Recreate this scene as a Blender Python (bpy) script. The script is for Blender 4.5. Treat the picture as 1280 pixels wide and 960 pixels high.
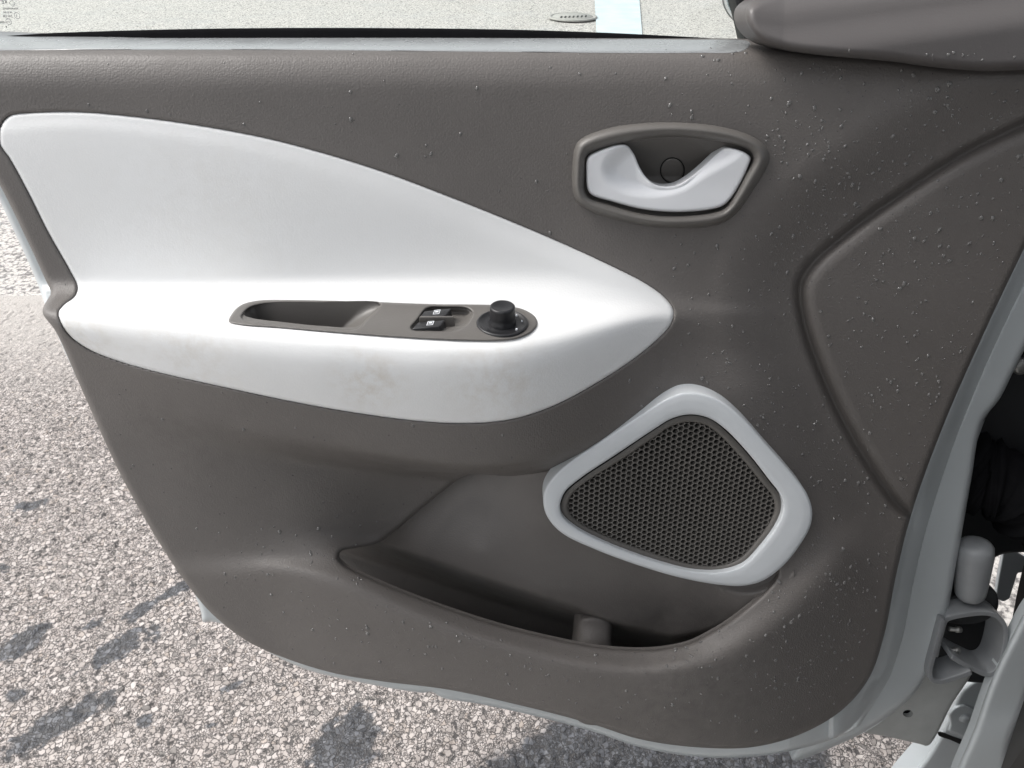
import bpy, bmesh, math, random
import numpy as np
from mathutils import Vector, Matrix
random.seed(7); RNG = np.random.default_rng(11)
S = bpy.context.scene
for o in list(bpy.data.objects): bpy.data.objects.remove(o)
rad = math.radians

# ------------------------------------------------------------------ camera, sky, sun, exposure
FPX, REL, TILT, DIST = 924.0, rad(25), rad(10), 0.594      # focal length in photo pixels, pitch to the panel, lean of the door
TOP = Vector((0, 0, 1.01))                                  # belt line of the door in the world
ROT = Matrix.Rotation(-TILT, 4, 'X')
cam = bpy.data.cameras.new('camera'); camo = bpy.data.objects.new('camera', cam); S.collection.objects.link(camo)
cam.sensor_width = 36; cam.lens = FPX / 1280 * 36; cam.clip_start = 0.02; cam.clip_end = 500
camo.location = ROT @ Vector((0, -DIST, 0)) + TOP
camo.rotation_euler = (math.pi / 2 - REL - TILT, 0, 0)
S.camera = camo

SUN_EL, SUN_AZ = 52, -80           # azimuth from +Y (behind the door), negative towards the left
w = bpy.data.worlds.new('World'); S.world = w; w.use_nodes = True
nt = w.node_tree; bg = nt.nodes['Background']
sky = nt.nodes.new('ShaderNodeTexSky'); sky.sky_type = 'NISHITA'; sky.sun_disc = False
sky.sun_elevation = rad(SUN_EL); sky.sun_rotation = rad(SUN_AZ); sky.air_density = 1.0; sky.dust_density = 4.0
sky.ozone_density = 1.0
hs = nt.nodes.new('ShaderNodeHueSaturation'); hs.inputs['Saturation'].default_value = 0.22      # thin overcast: a pale sky
nt.links.new(sky.outputs[0], hs.inputs['Color']); nt.links.new(hs.outputs[0], bg.inputs[0]); bg.inputs[1].default_value = 0.104
sl = bpy.data.lights.new('sun', 'SUN'); so = bpy.data.objects.new('sun', sl); S.collection.objects.link(so)
sl.energy = 0.95; sl.angle = rad(28); sl.color = (1.0, 0.97, 0.925)
az, el = rad(SUN_AZ), rad(SUN_EL)
so.rotation_euler = Vector((math.sin(az) * math.cos(el), math.cos(az) * math.cos(el), math.sin(el))).to_track_quat('Z', 'Y').to_euler()
S.view_settings.view_transform = 'Standard'; S.view_settings.look = 'None'
S.view_settings.exposure = 1.16; S.view_settings.gamma = 1
S.render.engine = 'CYCLES'

# ------------------------------------------------------------------ helpers: sight lines, curves, distances
BASE = np.array((0.0, 0.0, -0.70))                          # the door's foot in its own frame
cR, sR = math.cos(REL), math.sin(REL)
def un(px, py, h):
    """point of the door frame seen at photo pixel (px,py), standing h metres proud of the panel plane"""
    px, py, h = np.broadcast_arrays(np.asarray(px, float), np.asarray(py, float), np.asarray(h, float))
    rx = (px - 640) / FPX; ry = (py - 480) / FPX
    t = (DIST - h) / (cR - ry * sR)
    return np.stack([rx * t, -h, (-sR - ry * cR) * t], -1)
def ground_pt(px, py, z=0.0):
    a = REL + TILT; rx = (px - 640) / FPX; ry = (py - 480) / FPX
    d = Vector((rx, math.cos(a) - ry * math.sin(a), -math.sin(a) - ry * math.cos(a)))
    t = (z - camo.location.z) / d.z
    return camo.location + d * t
def curve(pts, closed=True, sp=3.5):
    """smooth line through traced points"""
    P = np.array(pts, float); n = len(P); out = []
    for i in range(n if closed else n - 1):
        if closed: p0, p1, p2, p3 = P[(i - 1) % n], P[i], P[(i + 1) % n], P[(i + 2) % n]
        else: p0, p1, p2, p3 = P[max(i - 1, 0)], P[i], P[i + 1], P[min(i + 2, n - 1)]
        def tj(a, b): return max(np.linalg.norm(b - a), 1e-6) ** 0.5
        d1, d2, d3 = tj(p0, p1), tj(p1, p2), tj(p2, p3)
        if np.allclose(p0, p1): m1 = (p2 - p1)
        else: m1 = ((p1 - p0) / d1 - (p2 - p0) / (d1 + d2) + (p2 - p1) / d2) * d2
        if np.allclose(p2, p3): m2 = (p2 - p1)
        else: m2 = ((p2 - p1) / d2 - (p3 - p1) / (d2 + d3) + (p3 - p2) / d3) * d2
        k = max(2, int(np.linalg.norm(p2 - p1) / sp))
        for j in range(k):
            t = j / k; t2, t3 = t * t, t * t * t
            out.append((2*t3 - 3*t2 + 1) * p1 + (t3 - 2*t2 + t) * m1 + (-2*t3 + 3*t2) * p2 + (t3 - t2) * m2)
    if not closed: out.append(P[-1])
    return np.array(out)
def dist(px, py, poly, closed=True):
    """distance to a line (negative inside when closed) and its closest point"""
    best = np.full(px.shape, 1e18); cx = np.zeros(px.shape); cy = np.zeros(px.shape); ins = np.zeros(px.shape, bool)
    n = len(poly); lo = poly.min(0) - 130; hi = poly.max(0) + 130
    sel = (px > lo[0]) & (px < hi[0]) & (py > lo[1]) & (py < hi[1])
    if px.size > 4000 and sel.mean() < 0.8:
        D = np.full(px.shape, 1e3); A = np.zeros(px.shape); B = np.zeros(px.shape)
        if sel.any(): D[sel], A[sel], B[sel] = dist(px[sel], py[sel], poly, closed)
        return D, A, B
    for i in range(n if closed else n - 1):
        ax, ay = poly[i]; bx, by = poly[(i + 1) % n]; ex, ey = bx - ax, by - ay; L = ex * ex + ey * ey
        if L < 1e-12: continue
        t = np.clip(((px - ax) * ex + (py - ay) * ey) / L, 0, 1)
        qx, qy = ax + t * ex, ay + t * ey
        d = (px - qx) ** 2 + (py - qy) ** 2
        m = d < best; best = np.where(m, d, best); cx = np.where(m, qx, cx); cy = np.where(m, qy, cy)
        if closed and ay != by:
            c = ((ay > py) != (by > py)) & (px < (bx - ax) * (py - ay) / (by - ay) + ax); ins ^= c
    d = np.sqrt(best)
    return (np.where(ins, -d, d) if closed else d), cx, cy
def sstep(a, b, x): t = np.clip((x - a) / (b - a), 0, 1); return t * t * (3 - 2 * t)

def link(name, me, mat, parent, smooth=True):
    o = bpy.data.objects.new(name, me); S.collection.objects.link(o); o.parent = parent
    if mat: me.materials.append(mat)
    if smooth: me.polygons.foreach_set('use_smooth', np.ones(len(me.polygons), bool))
    return o
def mesh_from(name, V, Fc, mat, parent, smooth=True, base=True):
    V = np.asarray(V, float)
    if base: V = V - BASE
    me = bpy.data.meshes.new(name)
    if isinstance(Fc, np.ndarray):
        Q = Fc.astype(np.int32); me.vertices.add(len(V)); me.vertices.foreach_set('co', V.ravel())
        me.loops.add(Q.size); me.loops.foreach_set('vertex_index', Q.ravel()); me.polygons.add(len(Q))
        me.polygons.foreach_set('loop_start', np.arange(0, Q.size, 4, dtype=np.int32)); me.polygons.foreach_set('loop_total', np.full(len(Q), 4, np.int32)); me.update()
    else: me.from_pydata(V.tolist(), [], [list(map(int, f)) for f in Fc])
    me.validate(); me.update()
    return link(name, me, mat, parent, smooth)
def relief(name, outline, hf, mat, parent, holes=(), step=2.5, skirt=0.008, fillet=(0, 0), hfillet=(0, 0), sharp=True):
    """a moulded shell: its outline traced, its depth given by hf, its rim rolled back and given thickness"""
    lo, hi = outline.min(0) - step * 2, outline.max(0) + step * 2
    gx = np.arange(lo[0], hi[0] + step, step); gy = np.arange(lo[1], hi[1] + step, step)
    X, Y = np.meshgrid(gx, gy); nx, ny = len(gx), len(gy)
    sd, cx, cy = dist(X, Y, outline); d_out = sd.copy(); d_in = np.full(sd.shape, 1e9)
    for hpoly in holes:
        s2, c2x, c2y = dist(X, Y, hpoly); s2 = -s2; m = s2 > sd
        d_in = np.minimum(d_in, np.maximum(-s2, 0))
        sd = np.where(m, s2, sd); cx = np.where(m, c2x, cx); cy = np.where(m, c2y, cy)
    ins = sd < 0
    a = ins[:-1, :-1] | ins[1:, :-1] | ins[:-1, 1:] | ins[1:, 1:]
    near = np.abs(sd) < step * 3
    okc = np.maximum.reduce([sd[:-1, :-1], sd[1:, :-1], sd[:-1, 1:], sd[1:, 1:]]) < step * 1.6
    keep = a & okc
    J, I = np.nonzero(keep)
    idx = np.arange(nx * ny).reshape(ny, nx)
    quads = np.stack([idx[J, I], idx[J + 1, I], idx[J + 1, I + 1], idx[J, I + 1]], -1)
    PX = np.where(ins, X, cx).ravel(); PY = np.where(ins, Y, cy).ravel()
    do = np.maximum(-np.where(ins, d_out, np.maximum(d_out, 0) * 0), 0).ravel(); do = np.where(ins.ravel(), np.maximum(-d_out.ravel(), 0), np.maximum(-d_out.ravel(), 0) * (np.abs(d_out.ravel()) > step * 1.7))
    di = np.where(ins.ravel(), d_in.ravel(), np.where(d_in.ravel() > step * 1.7, d_in.ravel(), 0))
    used = np.unique(quads); mp = -np.ones(nx * ny, int); mp[used] = np.arange(len(used)); quads = mp[quads]
    PX, PY, do, di = PX[used], PY[used], do[used], di[used]
    h = hf(PX, PY)
    for (r, dep), dd in ((fillet, do), (hfillet, di)):
        if r: t = np.clip(1 - dd / r, 0, 1); h = h - dep * (1 - np.sqrt(np.maximum(1 - t * t, 0)))
    V = un(PX, PY, h)
    nv = len(V); faces = quads
    if skirt:
        e = np.concatenate([quads[:, [0, 1]], quads[:, [1, 2]], quads[:, [2, 3]], quads[:, [3, 0]]])
        key = np.sort(e, 1); k = key[:, 0] * nv + key[:, 1]
        u, inv, cnt = np.unique(k, return_inverse=True, return_counts=True)
        be = e[cnt[inv] == 1]; bv = np.unique(be); m2 = -np.ones(nv, int); m2[bv] = np.arange(len(bv)) + nv * 1
        m3 = m2 + len(bv)
        rim = V[bv].copy(); back = V[bv].copy(); back[:, 1] += skirt
        V = np.concatenate([V, rim, back])
        faces = np.concatenate([faces, np.stack([m2[be[:, 1]], m2[be[:, 0]], m3[be[:, 0]], m3[be[:, 1]]], -1)])
    return mesh_from(name, V, faces, mat, parent)

# ------------------------------------------------------------------ materials
def mat_new(name):
    m = bpy.data.materials.new(name); m.use_nodes = True
    n = m.node_tree.nodes; b = n['Principled BSDF']; return m, m.node_tree, b
def nd(t, typ, **kw):
    n = t.nodes.new(typ)
    for k, v in kw.items():
        if hasattr(n, k): setattr(n, k, v)
    return n
def vmath(t, op, a, b=None):
    n = t.nodes.new('ShaderNodeMath'); n.operation = op
    for i, q in enumerate((a, b)):
        if q is None: continue
        if isinstance(q, (int, float)): n.inputs[i].default_value = q
        else: t.links.new(q, n.inputs[i])
    return n.outputs[0]
def ramp(t, fac, stops):
    r = t.nodes.new('ShaderNodeValToRGB'); e = r.color_ramp.elements
    while len(e) < len(stops): e.new(0.5)
    for k, (p, c) in zip(e, stops): k.position = p; k.color = (*c, 1) if len(c) == 3 else c
    t.links.new(fac, r.inputs[0]); return r.outputs[0]
def noise(t, co, scale, detail=4, rough=0.55, dist_=0):
    n = t.nodes.new('ShaderNodeTexNoise'); n.inputs['Scale'].default_value = scale; n.inputs['Detail'].default_value = detail
    n.inputs['Roughness'].default_value = rough; n.inputs['Distortion'].default_value = dist_
    t.links.new(co, n.inputs['Vector']); return n.outputs['Fac']
def mixc(t, fac, a, b):
    n = t.nodes.new('ShaderNodeMix'); n.data_type = 'RGBA'
    for i, q in ((0, fac), (6, a), (7, b)):
        if isinstance(q, (int, float)): n.inputs[i].default_value = q
        elif isinstance(q, tuple): n.inputs[i].default_value = (*q, 1)
        else: t.links.new(q, n.inputs[i])
    return n.outputs[2]
def grained(name, col, col2, rough, grain=0.25, pitch=0.0017, stains=(), scuff=0.0, spec=0.5):
    """moulded plastic with a fine lattice grain, faint dirt and scuffs"""
    m, t, b = mat_new(name)
    co = nd(t, 'ShaderNodeTexCoord').outputs['Object']
    sep = nd(t, 'ShaderNodeSeparateXYZ'); t.links.new(co, sep.inputs[0])
    vo = nd(t, 'ShaderNodeTexVoronoi'); vo.inputs['Scale'].default_value = 1 / pitch; vo.inputs['Randomness'].default_value = 0.75; t.links.new(co, vo.inputs['Vector'])
    lat = vmath(t, 'MULTIPLY', vo.outputs['Distance'], -1.6)
    fine = noise(t, co, 1500, 2)
    hgt = vmath(t, 'ADD', vmath(t, 'MULTIPLY', lat, 0.5), vmath(t, 'MULTIPLY', fine, 0.5))
    bp = nd(t, 'ShaderNodeBump'); bp.inputs['Strength'].default_value = grain; bp.inputs['Distance'].default_value = 0.0007
    t.links.new(hgt, bp.inputs['Height']); t.links.new(bp.outputs[0], b.inputs['Normal'])
    base = mixc(t, ramp(t, noise(t, co, 9, 5, 0.6), [(0.35, (0, 0, 0)), (0.7, (1, 1, 1))]), col, col2)
    if scuff:
        mp = nd(t, 'ShaderNodeMapping'); mp.inputs['Scale'].default_value = (14, 60, 60); mp.inputs['Rotation'].default_value = (0, 0.35, 0)
        t.links.new(co, mp.inputs[0])
        s = ramp(t, noise(t, mp.outputs[0], 1.6, 6, 0.7, 0.4), [(0.66, (0, 0, 0)), (0.74, (1, 1, 1))])
        base = mixc(t, vmath(t, 'MULTIPLY', s, scuff), base, tuple(x * 0.55 for x in col))
    for (p, r, sc, amt) in stains:
        v = nd(t, 'ShaderNodeVectorMath'); v.operation = 'DISTANCE'; t.links.new(co, v.inputs[0]); v.inputs[1].default_value = p
        f = ramp(t, vmath(t, 'DIVIDE', v.outputs['Value'], r), [(0.0, (1, 1, 1)), (1.0, (0, 0, 0))])
        f = vmath(t, 'MULTIPLY', f, ramp(t, noise(t, co, 90, 5, 0.65), [(0.42, (0, 0, 0)), (0.68, (1, 1, 1))]))
        base = mixc(t, vmath(t, 'MULTIPLY', f, amt), base, sc)
    t.links.new(base, b.inputs['Base Color'])
    rg = ramp(t, noise(t, co, 40, 4), [(0.3, (rough - .06,) * 3), (0.7, (rough + .06,) * 3)])
    t.links.new(rg, b.inputs['Roughness']); b.inputs['Specular IOR Level'].default_value = spec
    return m
def plain(name, col, rough, metal=0.0, coat=0.0, var=0.12, scale=60, bump=0.0, spec=0.5):
    m, t, b = mat_new(name); co = nd(t, 'ShaderNodeTexCoord').outputs['Object']
    f = noise(t, co, scale, 5)
    t.links.new(mixc(t, f, tuple(c * (1 - var) for c in col), tuple(min(1, c * (1 + var)) for c in col)), b.inputs['Base Color'])
    b.inputs['Roughness'].default_value = rough; b.inputs['Metallic'].default_value = metal; b.inputs['Coat Weight'].default_value = coat
    b.inputs['Coat Roughness'].default_value = 0.08; b.inputs['Specular IOR Level'].default_value = spec
    if bump:
        bp = nd(t, 'ShaderNodeBump'); bp.inputs['Strength'].default_value = bump; bp.inputs['Distance'].default_value = 0.0006
        t.links.new(noise(t, co, scale * 14, 3), bp.inputs['Height']); t.links.new(bp.outputs[0], b.inputs['Normal'])
    return m

def stain_at(px, py, h): return tuple((un(px, py, h) - BASE).tolist())
GREY = (0.136, 0.1245, 0.1170)
M_grey = grained('grey_trim_plastic', GREY, tuple(c * 0.88 for c in GREY), 0.5, 0.36, scuff=0.16,
                 stains=[(stain_at(230, 540, .05), .07, (0.09, 0.08, 0.075), .5), (stain_at(850, 850, .07), .12, (0.07, 0.066, 0.062), .6)])
M_smooth = grained('smooth_grey_plastic', (0.132, 0.124, 0.115), (0.122, 0.114, 0.106), 0.42, 0.08)
M_white = grained('white_trim_plastic', (0.77, 0.775, 0.775), (0.755, 0.757, 0.75), 0.5, 0.14,
                  stains=[(stain_at(462, 475, .1), .035, (0.52, 0.44, 0.34), .55), (stain_at(240, 425, .085), .06, (0.58, 0.53, 0.46), .4),
                          (stain_at(620, 480, .1), .05, (0.55, 0.49, 0.42), .5), (stain_at(260, 230, .02), .12, (0.62, 0.6, 0.56), .18),
                          (stain_at(100, 425, .07), .05, (0.55, 0.5, 0.42), .5)])
M_gloss = plain('glossy_white_plastic', (0.78, 0.79, 0.81), 0.22, coat=0.3, var=0.03)
M_ring = plain('satin_white_plastic', (0.62, 0.645, 0.665), 0.34, var=0.04, scale=40)
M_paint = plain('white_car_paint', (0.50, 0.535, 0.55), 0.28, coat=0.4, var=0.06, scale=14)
M_black = plain('black_plastic', (0.018, 0.018, 0.020), 0.38, var=0.2, bump=0.15)
M_rubber = plain('black_rubber', (0.012, 0.012, 0.013), 0.6, var=0.3, bump=0.2)
M_grille = plain('grille_plastic', (0.125, 0.117, 0.108), 0.5, var=0.1)
M_seal = plain('matt_seal_rubber', (0.008, 0.008, 0.009), 0.95, var=0.3, spec=0.05)
M_void = plain('speaker_cloth', (0.006, 0.006, 0.006), 0.9, var=0.2)
M_mark = plain('white_print', (0.75, 0.77, 0.8), 0.6, var=0.02)
M_etch = plain('glass_print', (0.16, 0.17, 0.17), 0.7, var=0.05)
M_zinc = plain('painted_steel', (0.42, 0.43, 0.42), 0.45, var=0.15, scale=50, bump=0.2)
M_hinge = plain('shade_greyed_paint', (0.24, 0.25, 0.26), 0.4, var=0.2, scale=40, bump=0.15)  # body-colour hinge paint, greyed to stand in for shade
M_bolt = plain('bolt_steel', (0.30, 0.30, 0.29), 0.4, metal=0.6, var=0.2)
def glass_mat():
    m, t, b = mat_new('window_glass'); t.nodes.remove(b)
    tr = nd(t, 'ShaderNodeBsdfTransparent'); tr.inputs[0].default_value = (0.96, 0.985, 0.97, 1)
    gl = nd(t, 'ShaderNodeBsdfGlossy'); gl.inputs['Roughness'].default_value = 0.02
    fr = nd(t, 'ShaderNodeFresnel'); fr.inputs[0].default_value = 1.5
    mx = nd(t, 'ShaderNodeMixShader'); t.links.new(vmath(t, 'MULTIPLY', fr.outputs[0], 0.8), mx.inputs[0])
    t.links.new(tr.outputs[0], mx.inputs[1]); t.links.new(gl.outputs[0], mx.inputs[2])
    t.links.new(mx.outputs[0], t.nodes['Material Output'].inputs[0]); return m
M_glass = glass_mat()
def water_mat():
    m, t, b = mat_new('water'); b.inputs['Base Color'].default_value = (0.20, 0.195, 0.19, 1); b.inputs['Roughness'].default_value = 0.05
    b.inputs['IOR'].default_value = 1.33; b.inputs['Specular IOR Level'].default_value = 1.0; b.inputs['Coat Weight'].default_value = 1.0
    tr = nd(t, 'ShaderNodeBsdfTransparent'); mx = nd(t, 'ShaderNodeMixShader'); mx.inputs[0].default_value = 0.50
    t.links.new(tr.outputs[0], mx.inputs[1]); t.links.new(b.outputs[0], mx.inputs[2]); t.links.new(mx.outputs[0], t.nodes['Material Output'].inputs[0]); return m
M_water = water_mat()

# ------------------------------------------------------------------ things
def root(name, label, cat, group=None):
    o = bpy.data.objects.new(name, None); S.collection.objects.link(o); o.empty_display_size = 0.1
    o.location = ROT @ Vector(BASE.tolist()) + TOP; o.rotation_euler = (-TILT, 0, 0)
    o['label'] = label; o['category'] = cat
    if group: o['group'] = group
    return o
def tag(o, **k):
    for a, b in k.items(): o[a] = b
    return o
door = root('car_door', 'open car door with grey inner trim, white armrest insert and speaker', 'car door')
body = root('parked_car', 'white parked car at the right edge, its hinge, pillar and sill beside the open door', 'car')

# ------------------------------------------------------------------ ground
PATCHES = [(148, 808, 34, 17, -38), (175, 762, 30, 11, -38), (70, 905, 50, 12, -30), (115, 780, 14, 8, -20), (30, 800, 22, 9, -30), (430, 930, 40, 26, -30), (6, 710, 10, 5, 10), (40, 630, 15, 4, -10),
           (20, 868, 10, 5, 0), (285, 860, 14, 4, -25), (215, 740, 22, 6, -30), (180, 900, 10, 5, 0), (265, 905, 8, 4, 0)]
def near_ground():
    P = 0.0028; x0, x1, y0, y1 = -1.75, 0.80, -0.25, 1.50
    gx = np.arange(x0, x1, P); gy = np.arange(y0, y1, P); X, Y = np.meshgrid(gx, gy)
    def worley(cell, seed):
        r = np.random.default_rng(seed); nx = int((x1 - x0) / cell) + 6; ny = int((y1 - y0) / cell) + 6
        jx = r.random((ny, nx)); jy = r.random((ny, nx)); val = r.random((ny, nx)); hh = r.random((ny, nx))
        cxi = np.floor((X - x0) / cell).astype(int) + 2; cyi = np.floor((Y - y0) / cell).astype(int) + 2
        fx = (X - x0) / cell + 2; fy = (Y - y0) / cell + 2
        f1 = np.full(X.shape, 9.0); f2 = np.full(X.shape, 9.0); v = np.zeros(X.shape); hv = np.zeros(X.shape)
        for dy in (-1, 0, 1):
            for dx in (-1, 0, 1):
                a = cyi + dy; b = cxi + dx
                d = np.hypot(b + jx[a, b] - fx, a + jy[a, b] - fy)
                m = d < f1
                f2 = np.where(m, f1, np.minimum(f2, d)); v = np.where(m, val[a, b], v); hv = np.where(m, hh[a, b], hv); f1 = np.where(m, d, f1)
        return f1, f2 - f1, v, hv
    def smooth_noise(cell, seed):
        r = np.random.default_rng(seed); nx = int((x1 - x0) / cell) + 4; ny = int((y1 - y0) / cell) + 4; g = r.random((ny, nx))
        u = (X - x0) / cell + 1; v = (Y - y0) / cell + 1; i = u.astype(int); j = v.astype(int); fx = u - i; fy = v - j
        fx = fx * fx * (3 - 2 * fx); fy = fy * fy * (3 - 2 * fy)
        return (g[j, i] * (1 - fx) + g[j, i + 1] * fx) * (1 - fy) + (g[j + 1, i] * (1 - fx) + g[j + 1, i + 1] * fx) * fy
    f1, e, v, hv = worley(0.0092, 3)
    g1, ge, gv, ghv = worley(0.0050, 5)
    rough = 0.5 * smooth_noise(0.05, 1) + 0.3 * smooth_noise(0.02, 2) + 0.2 * smooth_noise(0.009, 4)
    big_ = v > 0.35                                       # larger chippings among fines
    ee = np.where(big_, sstep(0.0, 0.20, e), sstep(0.0, 0.22, ge)); vv_ = np.where(big_, v, gv); hh_ = np.where(big_, 0.45 + 0.55 * hv, 0.25 + 0.35 * ghv)
    pits = sstep(0.58, 0.72, 0.5 * smooth_noise(0.026, 8) + 0.5 * smooth_noise(0.010, 9))
    z = 0.0016 * ee * hh_ + 0.0030 * rough - 0.0025 * pits
    v = vv_; e = np.where(big_, e, ge)
    edge = np.minimum.reduce([X - x0, x1 - X, Y - y0, y1 - Y]); z = z * sstep(0, 0.06, edge)
    # damp patches
    col = np.zeros(X.shape + (3,))
    wet_dark = np.zeros(X.shape); nz = smooth_noise(0.06, 31) * 0.5 + smooth_noise(0.022, 32) * 0.25 + hv * 0.25
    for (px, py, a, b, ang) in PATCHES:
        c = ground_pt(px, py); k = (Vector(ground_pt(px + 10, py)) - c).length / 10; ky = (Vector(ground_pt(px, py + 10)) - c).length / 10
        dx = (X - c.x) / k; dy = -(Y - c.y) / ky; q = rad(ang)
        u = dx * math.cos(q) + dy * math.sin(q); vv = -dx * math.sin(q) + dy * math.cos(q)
        d = np.hypot(u / (a * 1.15), vv / (b * 1.25)); wet_dark = np.maximum(wet_dark, sstep(1.25, 0.75, d + (nz - 0.5) * 1.5) if False else 1 - sstep(0.85, 1.10, d + (nz - 0.5) * 2.2))
    # the large darker stretch under the door
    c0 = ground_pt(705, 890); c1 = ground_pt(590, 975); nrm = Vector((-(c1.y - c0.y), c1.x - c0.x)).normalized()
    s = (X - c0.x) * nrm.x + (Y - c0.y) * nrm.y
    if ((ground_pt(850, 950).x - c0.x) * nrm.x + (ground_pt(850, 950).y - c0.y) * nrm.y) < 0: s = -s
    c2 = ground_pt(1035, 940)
    big = sstep(-0.012, 0.012, s + (nz - 0.5) * 0.07) * (1 - sstep(-0.02, 0.02, X - c2.x + (nz - .5) * .08)); wet_dark = np.maximum(wet_dark, big)
    col[..., 0] = 0.85 * sstep(y1 - 0.7, y1 - 0.02, Y)      # red: where the chippings give way to the distant surface
    V = np.stack([X, Y, z - 0.003], -1).reshape(-1, 3); ny, nx = X.shape
    idx = np.arange(nx * ny).reshape(ny, nx); Q = np.stack([idx[:-1, :-1], idx[:-1, 1:], idx[1:, 1:], idx[1:, :-1]], -1).reshape(-1, 4)
    me = bpy.data.meshes.new('asphalt'); me.vertices.add(len(V)); me.vertices.foreach_set('co', V.ravel())
    me.loops.add(Q.size); me.loops.foreach_set('vertex_index', Q.ravel().astype(np.int32)); me.polygons.add(len(Q))
    me.polygons.foreach_set('loop_start', np.arange(0, Q.size, 4, dtype=np.int32)); me.polygons.foreach_set('loop_total', np.full(len(Q), 4, np.int32))
    me.update(); me.validate()
    at = me.color_attributes.new('stone', 'FLOAT_COLOR', 'POINT')
    at.data.foreach_set('color', np.concatenate([col.reshape(-1, 3), wet_dark.reshape(-1, 1)], 1).ravel().astype(np.float32))
    m, t, b = mat_new('asphalt_near'); a = nd(t, 'ShaderNodeAttribute'); a.attribute_name = 'stone'
    co = nd(t, 'ShaderNodeTexCoord').outputs['Object']
    wn = nd(t, 'ShaderNodeTexNoise'); wn.inputs['Scale'].default_value = 160; t.links.new(co, wn.inputs['Vector'])
    wv = nd(t, 'ShaderNodeVectorMath'); wv.operation = 'MULTIPLY_ADD'; wv.inputs[1].default_value = (.006, .006, .006)
    t.links.new(wn.outputs['Color'], wv.inputs[0]); t.links.new(co, wv.inputs[2])
    def vor(scale, feat):
        q = nd(t, 'ShaderNodeTexVoronoi'); q.feature = feat; q.inputs['Scale'].default_value = scale; t.links.new(wv.outputs[0], q.inputs['Vector']); return q
    vA, eA, vB, eB = vor(112, 'F1'), vor(112, 'DISTANCE_TO_EDGE'), vor(230, 'F1'), vor(230, 'DISTANCE_TO_EDGE')
    sa = nd(t, 'ShaderNodeSeparateColor'); t.links.new(vA.outputs['Color'], sa.inputs[0]); sb = nd(t, 'ShaderNodeSeparateColor'); t.links.new(vB.outputs['Color'], sb.inputs[0])
    pick = vmath(t, 'GREATER_THAN', sa.outputs[1], 0.42)                 # coarse chipping or a cluster of fines
    val = nd(t, 'ShaderNodeMix'); t.links.new(pick, val.inputs[0]); t.links.new(sb.outputs[0], val.inputs[2]); t.links.new(sa.outputs[0], val.inputs[3])
    edg = nd(t, 'ShaderNodeMix'); t.links.new(pick, edg.inputs[0]); t.links.new(vmath(t, 'MULTIPLY', eB.outputs['Distance'], 0.8), edg.inputs[2]); t.links.new(eA.outputs['Distance'], edg.inputs[3])
    f = noise(t, co, 420, 4, 0.6)
    stone = ramp(t, val.outputs[0], [(0.0, (0.18, 0.17, 0.16)), (0.12, (0.40, 0.355, 0.33)), (0.5, (0.53, 0.475, 0.445)), (0.85, (0.63, 0.575, 0.545)), (1.0, (0.44, 0.375, 0.33))])
    stone = mixc(t, vmath(t, 'MULTIPLY', f, 0.35), stone, (0.20, 0.185, 0.175))
    damp = mixc(t, val.outputs[0], (0.035, 0.036, 0.040), (0.15, 0.155, 0.17))  # shared by the damp patches and the darker stretch
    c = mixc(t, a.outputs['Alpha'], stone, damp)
    gap = ramp(t, edg.outputs[0], [(0.02, (1, 1, 1)), (0.11, (0, 0, 0))])
    pit = ramp(t, noise(t, co, 95, 3, 0.6), [(0.555, (0, 0, 0)), (0.63, (1, 1, 1))])
    dark = vmath(t, 'MAXIMUM', vmath(t, 'MULTIPLY', gap, 0.9), vmath(t, 'MULTIPLY', pit, 0.92))
    c = mixc(t, dark, c, (0.045, 0.042, 0.042))
    sc = nd(t, 'ShaderNodeSeparateColor'); t.links.new(a.outputs['Color'], sc.inputs[0]); c = mixc(t, sc.outputs[0], c, (0.52, 0.49, 0.46))
    t.links.new(c, b.inputs['Base Color'])
    t.links.new(ramp(t, a.outputs['Alpha'], [(0, (0.75,) * 3), (1, (0.5,) * 3)]), b.inputs['Roughness'])
    hgt = vmath(t, 'SUBTRACT', vmath(t, 'ADD', vmath(t, 'MULTIPLY', f, 0.35), vmath(t, 'MULTIPLY', val.outputs[0], 0.3)), vmath(t, 'MULTIPLY', dark, 0.9))
    bp = nd(t, 'ShaderNodeBump'); bp.inputs['Strength'].default_value = 0.55; bp.inputs['Distance'].default_value = 0.0022
    t.links.new(hgt, bp.inputs['Height']); t.links.new(bp.outputs[0], b.inputs['Normal'])
    o = link('asphalt', me, m, None); tag(o, kind='structure', label='coarse pale asphalt with damp patches and a darker stretch under the door')
near_ground()
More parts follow.
